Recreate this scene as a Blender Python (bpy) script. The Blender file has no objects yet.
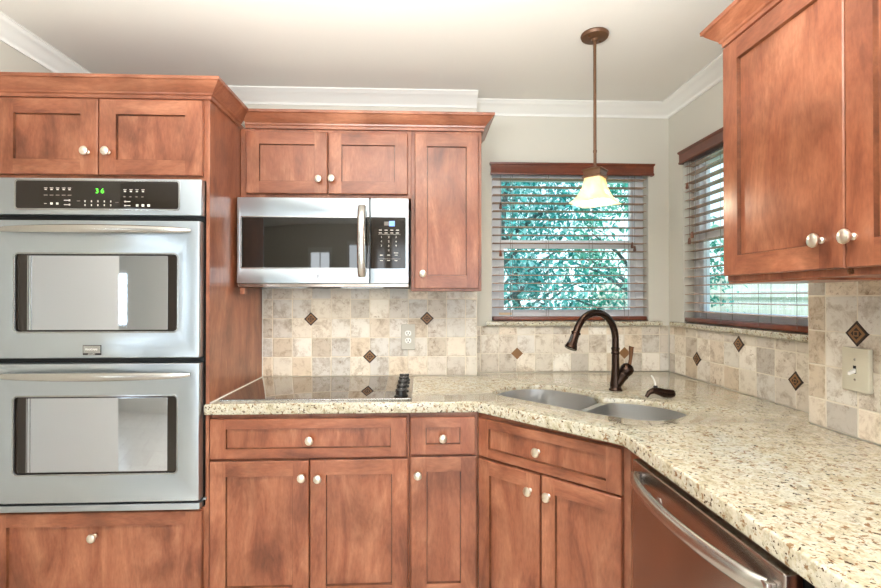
import bpy, bmesh, math, random
from mathutils import Vector, Matrix, Euler
from mathutils.geometry import tessellate_polygon
rnd = random.Random(7)
S = bpy.context.scene
COL = S.collection
PI = math.pi
# ------------------------------------------------------------------ camera, sky, sun, large lights, exposure
cam_d = bpy.data.cameras.new('camera'); cam = bpy.data.objects.new('camera', cam_d); COL.objects.link(cam)
cam_d.sensor_width = 36.0; cam_d.lens = 476.4 / 881 * 36; cam_d.clip_start = .05; cam_d.clip_end = 200
cam.location = (0.8592, -2.598, 1.3425)
cam.rotation_euler = (PI / 2 + .0063, 0, -.0406)
S.camera = cam
S.view_settings.view_transform = 'Standard'; S.view_settings.look = 'None'
S.view_settings.gamma = 1.0; S.view_settings.use_curve_mapping = False
S.view_settings.exposure = 0.14

w = bpy.data.worlds.new('sky'); S.world = w; w.use_nodes = True
nt = w.node_tree; nt.nodes.clear()
out = nt.nodes.new('ShaderNodeOutputWorld'); bg = nt.nodes.new('ShaderNodeBackground')
tc = nt.nodes.new('ShaderNodeTexCoord'); sep = nt.nodes.new('ShaderNodeSeparateXYZ'); rp = nt.nodes.new('ShaderNodeValToRGB')
nt.links.new(tc.outputs['Generated'], sep.inputs[0]); nt.links.new(sep.outputs['Z'], rp.inputs['Fac'])
rp.color_ramp.elements[0].position = 0.0; rp.color_ramp.elements[0].color = (.93, .98, 1.0, 1)
rp.color_ramp.elements[1].position = .7; rp.color_ramp.elements[1].color = (.45, .72, 1.0, 1)
nt.links.new(rp.outputs[0], bg.inputs[0]); bg.inputs[1].default_value = 1.8
nt.links.new(bg.outputs[0], out.inputs[0])

def light(name, kind, loc, rot, energy, color, **kw):
    d = bpy.data.lights.new(name, kind); d.energy = energy; d.color = color
    for k, v in kw.items(): setattr(d, k, v)
    o = bpy.data.objects.new(name, d); o.location = loc; o.rotation_euler = rot; COL.objects.link(o); return o
light('sun', 'SUN', (0, -6, 9), (math.radians(38), 0, math.radians(-48)), 4.0, (1, .95, .86), angle=.02)
# daylight entering by the glazed openings behind the camera; the widest is added fill
light('added_patio_fill', 'AREA', (1.45, -5.11, 1.12), (PI / 2, 0, 0), 34, (.88, .95, 1.0), shape='RECTANGLE', size=1.5, size_y=2.0)
light('french_door_daylight', 'AREA', (-.25, -5.11, 1.05), (PI / 2, 0, 0), 22, (.88, .95, 1.0), shape='RECTANGLE', size=.8, size_y=1.9)
light('rear_window_daylight', 'AREA', (-2.55, -5.11, 1.30), (PI / 2, 0, 0), 20, (.78, .90, 1.0), shape='RECTANGLE', size=.56, size_y=.76)

light('added_bounce_fill', 'AREA', (.7, -2.35, 1.78), (PI, 0, 0), 120, (1, .99, .97), shape='RECTANGLE', size=1.2, size_y=1.2)  # added fill light aimed at the ceiling to brighten the whole room

# ------------------------------------------------------------------ materials
def lin(c): return tuple(((x / 255) / 12.92 if x / 255 <= .04045 else ((x / 255 + .055) / 1.055) ** 2.4) for x in c) + (1,)
class NT:
    def __init__(s, name):
        s.m = bpy.data.materials.new(name); s.m.use_nodes = True; s.t = s.m.node_tree
        s.b = s.t.nodes['Principled BSDF']; s.o = s.t.nodes['Material Output']
    def n(s, typ, **kw):
        x = s.t.nodes.new('ShaderNode' + typ)
        for k, v in kw.items():
            if k.startswith('i_'): x.inputs[k[2:].replace('_', ' ')].default_value = v
            else: setattr(x, k, v)
        return x
    def l(s, a, b): s.t.links.new(a, b)
    def ramp(s, fac, stops, interp='LINEAR'):
        r = s.n('ValToRGB'); cr = r.color_ramp; cr.interpolation = interp
        while len(cr.elements) < len(stops): cr.elements.new(.5)
        for e, (p, c) in zip(cr.elements, stops): e.position = p; e.color = c
        s.l(fac, r.inputs[0]); return r.outputs[0]
    def mix(s, fac, a, b, mode='MIX'):
        x = s.n('Mix', data_type='RGBA', blend_type=mode)
        if isinstance(fac, (int, float)): x.inputs[0].default_value = fac
        else: s.l(fac, x.inputs[0])
        for k, v in ((6, a), (7, b)):
            if isinstance(v, tuple): x.inputs[k].default_value = v
            else: s.l(v, x.inputs[k])
        return x.outputs[2]
    def coord(s, scale=(1, 1, 1), rand=False):
        t = s.n('TexCoord'); mp = s.n('Mapping'); mp.inputs['Scale'].default_value = scale
        s.l(t.outputs['Object'], mp.inputs[0])
        if rand:
            oi = s.n('ObjectInfo'); k = s.n('Math', operation='MULTIPLY'); k.inputs[1].default_value = 37.0
            s.l(oi.outputs['Random'], k.inputs[0]); s.l(k.outputs[0], mp.inputs['Location'])
        return mp.outputs[0]
    def noise(s, vec, scale, detail=4, rough=.55, dist=0):
        x = s.n('TexNoise'); x.inputs['Scale'].default_value = scale; x.inputs['Detail'].default_value = detail
        x.inputs['Roughness'].default_value = rough; x.inputs['Distortion'].default_value = dist
        s.l(vec, x.inputs['Vector']); return x.outputs[0]
    def bump(s, h, strength=.2, dist=.002):
        b = s.n('Bump'); b.inputs['Strength'].default_value = strength; b.inputs['Distance'].default_value = dist
        s.l(h, b.inputs['Height']); s.l(b.outputs[0], s.b.inputs['Normal'])
    def set(s, **kw):
        for k, v in kw.items(): s.b.inputs[k.replace('_', ' ')].default_value = v
        return s.m
def plain(name, c, rough=.5, metal=0, **kw):
    x = NT(name); x.set(Base_Color=lin(c), Roughness=rough, Metallic=metal, **kw); return x.m

def wood(name, scale, cols, rough=.32):
    x = NT(name); v = x.coord(scale, True)
    blot = x.noise(v, 2.6, 7, .64, 1.1)
    c = x.ramp(blot, [(.30, lin(cols[0])), (.43, lin(cols[1])), (.54, lin(cols[2])), (.68, lin(cols[3]))])
    v2 = x.coord(tuple(k * 6 for k in scale), True)
    g = x.noise(v2, 7, 4, .6)
    gr = x.ramp(g, [(.3, (.80, .77, .74, 1)), (.7, (1.06, 1.05, 1.04, 1))])
    c2 = x.mix(1.0, c, gr, 'MULTIPLY')
    big = x.noise(x.coord((1, 1, 1), True), 5.5, 3, .5)
    bg_ = x.ramp(big, [(.34, (.74, .70, .66, 1)), (.48, (1, 1, 1, 1)), (.66, (1.12, 1.12, 1.12, 1))])
    c3 = x.mix(1.0, c2, bg_, 'MULTIPLY')
    x.l(c3, x.b.inputs['Base Color'])
    x.set(Roughness=rough); x.b.inputs['Coat Weight'].default_value = .25; x.b.inputs['Coat Roughness'].default_value = .22
    x.bump(g, .06, .001)
    return x.m
WC = [(112, 61, 42), (143, 84, 59), (157, 98, 71), (178, 119, 90)]
WOOD = wood('stained_wood_vertical', (3, 3, .8), WC)
WOODH = wood('stained_wood_horizontal', (.8, 3, 3), WC)
GLAZE = wood('dark_glaze_wood', (2, 2, 2), [(84, 46, 30), (104, 60, 39), (118, 70, 46), (140, 88, 60)])
BLIND = wood('cherry_blind_wood', (.6, 3, 3), [(86, 40, 26), (104, 50, 32), (116, 58, 36), (130, 68, 44)], .3)
SLAT = plain('glossy_brown_slat', (164, 132, 110), .25)

def steel(name, c, rough, aniso_scale=(1, 60, 60)):
    x = NT(name); v = x.coord(aniso_scale)
    n = x.noise(v, 14, 2, .5)
    r = x.n('MapRange'); r.inputs[3].default_value = rough * .94; r.inputs[4].default_value = rough * 1.07
    x.l(n, r.inputs[0]); x.l(r.outputs[0], x.b.inputs['Roughness'])
    x.set(Base_Color=lin(c), Metallic=1.0); return x.m
STEEL = steel('brushed_stainless', (190, 199, 207), .30)
STEELV = plain('satin_sink_steel', (226, 226, 226), .28, 1)
STEELD = plain('dark_stainless', (172, 160, 152), .25, 1)
HANDLE = plain('satin_handle_metal', (196, 194, 190), .26, 1)
NICKEL = plain('brushed_nickel', (238, 230, 216), .3, 1)
BLACK = plain('black_plastic', (18, 17, 17), .28)
DARKGAP = plain('dark_gap', (12, 11, 11), .6)
BRONZE = plain('oil_rubbed_bronze', (60, 45, 37), .24, .85)
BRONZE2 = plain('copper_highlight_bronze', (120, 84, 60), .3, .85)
PBRONZE = plain('brown_bronze_paint', (98, 68, 46), .45, .3)
ACC = plain('accent_bronze', (138, 99, 61), .45, .1)
ACCD = plain('accent_dark_bronze', (48, 32, 22), .45, .1)
WHITE = plain('white_vinyl', (226, 228, 232), .35)
TRIMW = plain('white_trim_paint', (232, 232, 228), .45)
PLATE = plain('almond_plate', (206, 200, 180), .35)
PLATEG = plain('grey_plate', (196, 194, 184), .35)
PAPERW = plain('white_plastic', (240, 240, 236), .3)
MARK = plain('printed_white_mark', (215, 212, 205), .5)
MARKD = plain('printed_grey_mark', (120, 114, 108), .5)
BADGE = plain('badge_silver', (176, 178, 180), .25, .9)

x = NT('wall_paint'); v = x.coord((1, 1, 1)); n = x.noise(v, 160, 3)
x.set(Base_Color=lin((206, 203, 193)), Roughness=.8); x.bump(n, .08, .001); WALL = x.m
x = NT('ceiling_paint'); v = x.coord((1, 1, 1)); n = x.noise(v, 90, 4)
x.set(Base_Color=lin((233, 231, 225)), Roughness=.85); x.bump(n, .15, .002); CEIL = x.m

x = NT('pale_tile_floor'); v = x.coord((1, 1, 1)); br = x.n('TexBrick'); x.l(v, br.inputs['Vector'])
br.inputs['Scale'].default_value = 1; br.inputs['Brick Width'].default_value = .45; br.inputs['Row Height'].default_value = .45; br.inputs['Mortar Size'].default_value = .003
br.inputs['Color1'].default_value = lin((206, 198, 186)); br.inputs['Color2'].default_value = lin((214, 207, 196)); br.inputs['Mortar'].default_value = lin((170, 160, 148))
g = x.noise(x.coord((2, 20, 2)), 4, 4); gr = x.ramp(g, [(.3, (.8, .8, .8, 1)), (.7, (1.1, 1.1, 1.1, 1))])
x.l(x.mix(1., br.outputs[0], gr, 'MULTIPLY'), x.b.inputs['Base Color']); x.set(Roughness=.35); FLOOR = x.m

x = NT('speckled_granite'); v = x.coord((1, 1, 1))
base = x.ramp(x.noise(v, 22, 6, .65, .4), [(.30, lin((150, 140, 116))), (.42, lin((188, 180, 156))), (.54, lin((200, 195, 177))), (.72, lin((172, 168, 150)))])
vo = x.n('TexVoronoi'); vo.inputs['Scale'].default_value = 170; x.l(v, vo.inputs['Vector'])
vsep = x.n('SeparateColor'); x.l(vo.outputs['Color'], vsep.inputs[0])
grain = x.ramp(vsep.outputs[1], [(0, (.80, .78, .74, 1)), (.5, (1, 1, 1, 1)), (1, (1.08, 1.07, 1.05, 1))])
base = x.mix(1.0, base, grain, 'MULTIPLY')
f3 = x.noise(v, 55, 4, .6, .4); lt = x.ramp(f3, [(.57, (0, 0, 0, 1)), (.66, (.85, .85, .85, 1))])
base = x.mix(lt, base, lin((208, 204, 191)))
f1 = x.noise(v, 64, 5, .62, .5)
brown = x.ramp(f1, [(.57, (0, 0, 0, 1)), (.625, (1, 1, 1, 1))])
base = x.mix(brown, base, lin((138, 108, 78)))
f2 = x.noise(x.coord((1.0, 1.0, 1.0)), 92, 4, .56, .4)
dk = x.ramp(f2, [(.608, (0, 0, 0, 1)), (.64, (1, 1, 1, 1))])
base = x.mix(dk, base, lin((72, 50, 38)))
x.l(base, x.b.inputs['Base Color']); x.set(Roughness=.10); x.b.inputs['Coat Weight'].default_value = .5; x.b.inputs['Coat Roughness'].default_value = .02
GRAN = x.m

x = NT('tumbled_travertine'); at = x.n('Attribute'); at.attribute_name = 'tint'; v = x.coord((1, 1, 1))
va = x.n('VectorMath', operation='MULTIPLY_ADD'); va.inputs[1].default_value = (40, 40, 40); x.l(at.outputs['Color'], va.inputs[0]); x.l(v, va.inputs[2]); v = va.outputs[0]
n1 = x.noise(v, 14, 9, .74, .35)
m1 = x.ramp(n1, [(.33, (.58, .52, .46, 1)), (.43, (.82, .78, .74, 1)), (.50, (1, 1, 1, 1)), (.72, (1.08, 1.08, 1.08, 1))])
c = x.mix(1.0, at.outputs['Color'], m1, 'MULTIPLY')
n2 = x.noise(v, 60, 6, .72, .6); pit = x.ramp(n2, [(.36, (.55, .47, .40, 1)), (.45, (1, 1, 1, 1))])
n3 = x.noise(v, 8, 3, .5); pm = x.ramp(n3, [(.45, (0, 0, 0, 1)), (.60, (1, 1, 1, 1))])
c = x.mix(pm, c, x.mix(1.0, c, pit, 'MULTIPLY'))
x.l(c, x.b.inputs['Base Color']); x.set(Roughness=.48); x.bump(n2, .25, .002); TRAV = x.m
GROUT = plain('pale_grout', (228, 219, 202), .8)

def glass_reflect(name, c, rough, ior, coat=0):
    return plain(name, c, rough, 0, IOR=ior)
MWGLASS = glass_reflect('dark_microwave_glass', (22, 19, 16), .03, 1.75)
COOKGLASS = plain('black_ceramic_glass', (120, 108, 98), .03, .85)
PANELBLK = plain('panel_black_glass', (34, 27, 22), .12, 0, IOR=1.5)
x = NT('mirrored_oven_glass'); x.set(Base_Color=(.60, .64, .71, 1), Metallic=.95, Roughness=.04)
for k, vv in (('Thin Film Thickness', 420.0), ('Thin Film IOR', 1.4)):
    if k in x.b.inputs: x.b.inputs[k].default_value = vv
OVGLASS = x.m

x = NT('window_glass'); t = x.t; t.nodes.remove(x.b)
tr = x.n('BsdfTransparent'); tr.inputs[0].default_value = (.93, .985, .99, 1)
gl = x.n('BsdfGlossy'); gl.inputs['Roughness'].default_value = .01
fr = x.n('Fresnel'); ge = x.n('NewGeometry'); mr = x.n('MapRange'); mr.inputs[3].default_value = 1.45; mr.inputs[4].default_value = 1 / 1.45
x.l(ge.outputs['Backfacing'], mr.inputs[0]); x.l(mr.outputs[0], fr.inputs[0]); mx = x.n('MixShader')
x.l(fr.outputs[0], mx.inputs[0]); x.l(tr.outputs[0], mx.inputs[1]); x.l(gl.outputs[0], mx.inputs[2]); x.l(mx.outputs[0], x.o.inputs[0]); PANE = x.m

x = NT('amber_art_glass'); t = x.t
v = x.coord((1, 1, 1)); n = x.noise(v, 14, 4, .6, 1.0)
c = x.ramp(n, [(.3, lin((240, 224, 188))), (.7, lin((252, 246, 226)))])
x.set(Roughness=.25); x.l(c, x.b.inputs['Base Color'])
tl = x.n('BsdfTranslucent'); x.l(c, tl.inputs[0]); mx = x.n('MixShader'); mx.inputs[0].default_value = .6
x.l(x.b.outputs[0], mx.inputs[1]); x.l(tl.outputs[0], mx.inputs[2]); x.l(mx.outputs[0], x.o.inputs[0]); SHADE = x.m
def emis(name, c, s):
    x = NT(name); x.set(Base_Color=lin(c), Roughness=.4); x.b.inputs['Emission Color'].default_value = lin(c); x.b.inputs['Emission Strength'].default_value = s; return x.m
BULB = emis('lit_bulb', (255, 240, 205), 5)
GREEN = emis('green_digits', (90, 255, 60), 1.6)
BLUE = emis('blue_display', (110, 150, 235), .9)
CAN = emis('lit_can_lens', (255, 240, 215), 5)

def leafmat(name, stops):
    x = NT(name); g = x.n('NewGeometry'); c = x.ramp(g.outputs['Random Per Island'], stops); x.l(c, x.b.inputs['Base Color']); x.set(Roughness=.45)
    tl = x.n('BsdfTranslucent'); x.l(c, tl.inputs[0]); mx = x.n('MixShader'); mx.inputs[0].default_value = .35
    x.l(x.b.outputs[0], mx.inputs[1]); x.l(tl.outputs[0], mx.inputs[2]); x.l(mx.outputs[0], x.o.inputs[0]); return x.m
LEAF = leafmat('teal_green_leaves', [(0, lin((16, 112, 108))), (.4, lin((48, 164, 160))), (.7, lin((112, 204, 200))), (1, lin((206, 244, 244)))])
LEAF2 = leafmat('fresh_green_leaves', [(0, lin((20, 120, 104))), (.5, lin((66, 178, 156))), (1, lin((176, 232, 214)))])
BARK = plain('grey_bark', (60, 84, 84), .8)
x = NT('lawn'); n = x.noise(x.coord((1, 1, 1)), 9, 6); x.l(x.ramp(n, [(.3, lin((130, 146, 110))), (.7, lin((184, 190, 150)))]), x.b.inputs['Base Color']); x.set(Roughness=.9); LAWN = x.m
x = NT('weathered_fence'); n = x.noise(x.coord((6, 6, .7)), 6, 5); x.l(x.ramp(n, [(.3, lin((206, 202, 190))), (.7, lin((240, 238, 226)))]), x.b.inputs['Base Color']); x.set(Roughness=.85); FENCE = x.m
SIDING = plain('pale_siding', (215, 222, 230), .8)

# ------------------------------------------------------------------ mesh helpers
def link(name, me, mats, parent=None, smooth=None, loc=None, rot=None):
    me.name = name
    o = bpy.data.objects.new(name, me); COL.objects.link(o)
    for m in (mats if isinstance(mats, (list, tuple)) else [mats]): me.materials.append(m)
    if smooth is not None:
        for p in me.polygons: p.use_smooth = True
        if smooth < 180 and hasattr(me, 'set_sharp_from_angle'): me.set_sharp_from_angle(angle=math.radians(smooth))
    if parent: o.parent = parent
    if loc: o.location = loc
    if rot: o.rotation_euler = rot
    return o
class MB:
    def __init__(s): s.b = bmesh.new()
    def box(s, x0, x1, y0, y1, z0, z1, mi=0, bev=0, seg=2):
        r = bmesh.ops.create_cube(s.b, size=1); vs = r['verts']
        for v in vs: v.co = Vector(((x0 + x1) / 2 + v.co.x * (x1 - x0), (y0 + y1) / 2 + v.co.y * (y1 - y0), (z0 + z1) / 2 + v.co.z * (z1 - z0)))
        fs = set(f for v in vs for f in v.link_faces)
        for f in fs: f.material_index = mi
        if bev:
            es = list(set(e for v in vs for e in v.link_edges))
            r = bmesh.ops.bevel(s.b, geom=es, offset=bev, segments=seg, profile=.5, affect='EDGES', clamp_overlap=True)
            for f in r['faces']: f.material_index = mi
        return s
    def ring(s, pts): return [s.b.verts.new(p) for p in pts]
    def loft(s, rings, mi=0, closed=True, cap0=False, cap1=False):
        R = [s.ring(r) for r in rings]; n = len(R[0])
        for a, c in zip(R, R[1:]):
            for i in range(n if closed else n - 1):
                j = (i + 1) % n
                try: f = s.b.faces.new((a[i], a[j], c[j], c[i])); f.material_index = mi
                except ValueError: pass
        if cap0: s.b.faces.new(R[0][::-1]).material_index = mi
        if cap1: s.b.faces.new(R[-1]).material_index = mi
        return R
    def lathe(s, prof, seg=20, mi=0, M=Matrix(), sx=1, sy=1):
        rings = []
        for r, z in prof: rings.append([M @ Vector((r * sx * math.cos(2 * PI * i / seg), r * sy * math.sin(2 * PI * i / seg), z)) for i in range(seg)])
        s.loft(rings, mi, True, prof[0][0] > 1e-5, prof[-1][0] > 1e-5); return s
    def tube(s, pts, rad, seg=10, mi=0, caps=True, up=Vector((0, 0, 1)), sq=None):
        pts = [Vector(p) for p in pts]; n = len(pts); rings = []
        rads = rad if isinstance(rad, (list, tuple)) else [rad] * n
        prev = None
        for i, p in enumerate(pts):
            t = (pts[min(i + 1, n - 1)] - pts[max(i - 1, 0)]).normalized()
            if prev is None:
                a = up if abs(t.dot(up)) < .9 else Vector((1, 0, 0))
                u = (a - t * a.dot(t)).normalized()
            else: u = (prev - t * prev.dot(t)).normalized()
            prev = u; v = t.cross(u); q = sq or (1, 1)
            rings.append([p + (u * math.cos(2 * PI * k / seg) * q[0] + v * math.sin(2 * PI * k / seg) * q[1]) * rads[i] for k in range(seg)])
        s.loft(rings, mi, True, caps, caps); return s
    def sweep(s, path, prof, mi=0, up=1):
        """path: XY points; prof: (out, z). Outward = right-hand side of travel."""
        P = [Vector(p) for p in path]; rings = []
        for i, p in enumerate(P):
            ns = []
            if i > 0: d = (P[i] - P[i - 1]).normalized(); ns.append(Vector((d.y, -d.x)))
            if i < len(P) - 1: d = (P[i + 1] - P[i]).normalized(); ns.append(Vector((d.y, -d.x)))
            if len(ns) == 2:
                m = (ns[0] + ns[1]); m = m / (1 + ns[0].dot(ns[1]))
            else: m = ns[0]
            rings.append([Vector((p.x + m.x * o, p.y + m.y * o, z)) for o, z in prof])
        s.loft(rings, mi, True, True, True); return s
    def done(s, name, mats, parent=None, smooth=None, loc=None, rot=None):
        bmesh.ops.recalc_face_normals(s.b, faces=s.b.faces)
        me = bpy.data.meshes.new(name); s.b.to_mesh(me); s.b.free()
        return link(name, me, mats, parent, smooth, loc, rot)
def thing(name, label, cat, loc=(0, 0, 0), rz=0, group=None):
    o = bpy.data.objects.new(name, None); COL.objects.link(o); o.empty_display_size = .05
    o.location = loc; o.rotation_euler = (0, 0, rz); return tag(o, label, cat, group)
def tag(o, label, cat, group=None):
    o['label'] = label; o['category'] = cat
    if group: o['group'] = group
    return o
def struct(o): o['kind'] = 'structure'; return o
def plate_mesh(outer, holes, th, bev=0, res=3, hole_prof=None):
    """flat plate from closed 2-D outlines with rounded rims, lying in XY, centred on z = 0"""
    def area(p): return sum(p[i][0] * p[(i + 1) % len(p)][1] - p[(i + 1) % len(p)][0] * p[i][1] for i in range(len(p)))
    loops = []
    for k, p in enumerate([outer] + holes):
        q = [p[i] for i in range(len(p)) if (Vector(p[i]) - Vector(p[i - 1])).length > 1e-6]
        if (area(q) > 0) == (k > 0): q = q[::-1]
        loops.append([Vector(v) for v in q])
    def inset(q, d):
        r = []
        for i in range(len(q)):
            d0 = (q[i] - q[i - 1]).normalized(); d1 = (q[(i + 1) % len(q)] - q[i]).normalized()
            n0 = Vector((-d0.y, d0.x)); n1 = Vector((-d1.y, d1.x)); r.append(q[i] + (n0 + n1) / max(.35, 1 + n0.dot(n1)) * d)
        return r
    prof = [(bev * (1 - math.sin(PI / 2 * k / res)), -th / 2 + bev * (1 - math.cos(PI / 2 * k / res))) for k in range(res + 1)] if bev else [(0, -th / 2)]
    prof = prof + [(o, -z) for o, z in prof[::-1]]
    bm = bmesh.new(); caps = ([], [])
    for qi, q in enumerate(loops):
        R = [[bm.verts.new((v.x, v.y, z)) for v in inset(q, o)] for o, z in (hole_prof if qi and hole_prof else prof)]; n = len(q)
        for a, b in zip(R, R[1:]):
            for i in range(n): bm.faces.new((a[i], a[(i + 1) % n], b[(i + 1) % n], b[i]))
        caps[0].append(R[0]); caps[1].append(R[-1])
    for c, flip in zip(caps, (True, False)):
        flat = [v for l in c for v in l]
        for t in tessellate_polygon([[Vector((v.co.x, v.co.y, 0)) for v in l] for l in c]):
            try: bm.faces.new([flat[i] for i in t])
            except ValueError: pass
    bmesh.ops.recalc_face_normals(bm, faces=bm.faces)
    me = bpy.data.meshes.new('plate'); bm.to_mesh(me); bm.free(); return me
def xf(me, M): me.transform(M); return me
FRONT = Matrix.Rotation(PI / 2, 4, 'X')     # XY plate -> XZ plate facing -Y
def rrect(x0, x1, y0, y1, r, n=5):
    p = []
    for cx, cy, a0 in ((x1 - r, y1 - r, 0), (x0 + r, y1 - r, 90), (x0 + r, y0 + r, 180), (x1 - r, y0 + r, 270)):
        for k in range(n + 1): a = math.radians(a0 + 90 * k / n); p.append((cx + r * math.cos(a), cy + r * math.sin(a)))
    return p
def front_plate(name, outer, holes, th, y, mat, parent, bev=.002, smooth=40):
    me = xf(plate_mesh(outer, holes, th, bev), Matrix.Translation((0, y + th / 2, 0)) @ FRONT)
    return link(name, me, mat, parent, smooth)
def text_mesh(name, txt, size, mat, parent, loc, rot=(PI / 2, 0, 0), ext=.0003, align='CENTER', sx=1):
    cu = bpy.data.curves.new('tmp', 'FONT'); cu.body = txt; cu.size = size; cu.align_x = align; cu.align_y = 'CENTER'; cu.extrude = ext
    o = bpy.data.objects.new('tmp', cu); COL.objects.link(o)
    dg = bpy.context.evaluated_depsgraph_get(); me = bpy.data.meshes.new_from_object(o.evaluated_get(dg))
    bpy.data.objects.remove(o); bpy.data.curves.remove(cu)
    me.transform(Matrix.Diagonal((sx, 1, 1, 1))); return link(name, me, mat, parent, None, loc, rot)
def catmull(pts, n=5):
    r = []; N = len(pts)
    for i in range(N):
        p0, p1, p2, p3 = (Vector(pts[(i + k) % N]) for k in (-1, 0, 1, 2))
        for k in range(n):
            t = k / n
            r.append(tuple(.5 * ((2 * p1) + (p2 - p0) * t + (2 * p0 - 5 * p1 + 4 * p2 - p3) * t * t + (3 * p1 - p0 - 3 * p2 + p3) * t ** 3)))
    return r

# ------------------------------------------------------------------ room
X1, X2, YR, CZ = 2.183, 2.292, .107, 2.45     # tile face right, alcove wall right, alcove wall back, ceiling
XL, XF, YB = -.845, -3.3, -5.0
struct(MB().box(XF - .1, X2 + .15, YB - .1, YR + .15, -.1, 0).done('floor', FLOOR))
struct(MB().box(XF - .1, X2 + .15, YB - .1, YR + .15, CZ, CZ + .12).done('ceiling', CEIL))
struct(MB().box(XL - .12, 1.165, .008, .24, 0, CZ).done('wall_back', WALL))
def hole_wall(name, ax, a0, a1, t0, t1, h0, h1, z0, z1):
    m = MB()
    def bx(p, q, zz0, zz1):
        if ax == 'x': m.box(p, q, t0, t1, zz0, zz1)
        else: m.box(t0, t1, p, q, zz0, zz1)
    bx(a0, h0, 0, CZ); bx(h1, a1, 0, CZ); bx(h0, h1, 0, z0); bx(h0, h1, z1, CZ)
    return struct(m.done(name, WALL))
W1 = (1.263, 2.178, 1.178, 2.10); W2 = (-.945, -.035, 1.178, 2.125)
hole_wall('wall_back_alcove', 'x', 1.165, X2 + .13, YR + .008, YR + .14, *W1)
hole_wall('wall_right_alcove', 'y', -1.017, YR + .008, X2 + .008, X2 + .13, *W2)
struct(MB().box(X1 + .008, X1 + .24, YB, -1.017, 0, CZ).done('wall_right', WALL))
struct(MB().box(XL - .12, XL, -1.7, .008, 0, CZ).done('wall_left', WALL))
struct(MB().box(XF, XL - .12, -1.82, -1.7, 0, CZ).done('wall_left_return', WALL))
struct(MB().box(XF - .12, XF, YB, -1.7, 0, CZ).done('wall_left_far', WALL))
m = MB()   # rear wall with three glazed openings, the widest one added for light
for a, b in ((XF, -2.85), (-2.25, -.66), (.16, .68), (2.2, X1 + .008)): m.box(a, b, YB - .12, YB, 0, CZ)
m.box(-2.85, -2.25, YB - .12, YB, 0, .9); m.box(-2.85, -2.25, YB - .12, YB, 1.7, CZ)
m.box(-.66, .16, YB - .12, YB, 2.02, CZ); m.box(.68, 2.2, YB - .12, YB, 2.14, CZ)
struct(m.done('wall_rear', WALL))
def glazed(name, x0, x1, z0, z1, nx, nz, fw=.06):
    m = MB(); m.box(x0, x0 + fw, YB - .09, YB + .02, z0, z1); m.box(x1 - fw, x1, YB - .09, YB + .02, z0, z1)
    m.box(x0 + fw, x1 - fw, YB - .09, YB + .02, z1 - fw, z1); m.box(x0 + fw, x1 - fw, YB - .09, YB + .02, z0, z0 + fw)
    for i in range(1, nx): c = x0 + (x1 - x0) * i / nx; m.box(c - .015, c + .015, YB - .06, YB - .02, z0 + fw, z1 - fw)
    for i in range(1, nz): c = z0 + (z1 - z0) * i / nz; m.box(x0 + fw, x1 - fw, YB - .061, YB - .019, c - .015, c + .015)
    o = struct(m.done(name, TRIMW)); return o
glazed('window_3', -2.85, -2.25, .9, 1.7, 4, 4, .035); glazed('door_1', -.66, .16, 0, 2.02, 2, 1, .09); glazed('added_patio_door', .68, 2.2, 0, 2.14, 2, 1, .07)  # the widest glazed door is added, to let in more light

CP = [(0, CZ - .068), (.006, CZ - .068), (.008, CZ - .058), (.018, CZ - .052), (.032, CZ - .036), (.056, CZ - .022), (.066, CZ - .018), (.070, CZ - .010), (.078, CZ - .008), (.078, CZ - .001), (0, CZ - .001)]
struct(MB().sweep([(XL, -1.7), (XL, .008), (1.165, .008)], CP).done('trim_1', TRIMW, smooth=50))
struct(MB().sweep([(1.165, YR + .008), (X2 + .008, YR + .008), (X2 + .008, -1.017), (X1 + .008, -1.017), (X1 + .008, YB)], CP).done('trim_6', TRIMW, smooth=50))

# ------------------------------------------------------------------ windows
def win_frame(name, L, z0, z1, parent_loc, rz):
    """local: x along width 0..L, -y into the room; wall face at y = 0"""
    f = MB()
    for a, b in ((.002, .052), (L - .052, L - .002)): f.box(a, b, .06, .115, z0 + .002, z1 - .002, bev=.003)
    f.box(.052, L - .052, .06, .115, z0 + .002, z0 + .055, bev=.003); f.box(.052, L - .052, .06, .115, z1 - .07, z1 - .002, bev=.003)
    zm = z0 + (z1 - z0) * .515
    f.box(.052, L - .052, .062, .10, zm - .024, zm + .024, bev=.003)
    for a, b in ((.052, .082), (L - .082, L - .052)): f.box(a, b, .064, .10, z0 + .055, zm, bev=.003)
    f.box(.082, L - .082, .064, .10, z0 + .055, z0 + .09, bev=.003)
    for a, b in ((.052, .07), (L - .07, L - .052)): f.box(a, b, .084, .112, zm, z1 - .07, bev=.003)
    root = struct(f.done(name, WHITE, loc=parent_loc, rot=(0, 0, rz)))
    g = MB(); g.box(.08, L - .08, .080, .084, z0 + .088, zm - .02); g.done('lower_pane', PANE, root)
    g = MB(); g.box(.068, L - .068, .096, .10, zm + .02, z1 - .068); g.done('upper_pane', PANE, root)
    return root
win1 = win_frame('window_1', W1[1] - W1[0], W1[2], W1[3], (W1[0], YR + .008, 0), 0)
win2 = win_frame('window_2', W2[1] - W2[0], W2[2], W2[3], (X2 + .008, W2[1], 0), -PI / 2)
o = MB().box(.052, .128, .0605, .0645, W1[2] + .060, W1[2] + .073).done('sash_patch', plain('cream_patch', (232, 206, 170), .5), win1); o['label'] = 'cream patch'  # small cream patch on the lower sash rail
def sill(parent, x0, x1, ztop, ymin):
    me = plate_mesh([(x0, ymin), (x1, ymin), (x1, .0), (W, .0), (W, .058), (0.002, .058), (0.002, .0), (x0, .0)], [], .026, .006)
    o = link('granite_sill', xf(me, Matrix.Translation((0, 0, ztop - .013))), GRAN, parent, 40); return o
W = W1[1] - W1[0] - .002; sill(win1, -.036, W + .068, 1.204, -.034)
W = W2[1] - W2[0] - .002; sill(win2, -.085, W + .055, 1.204, -.034)

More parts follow.
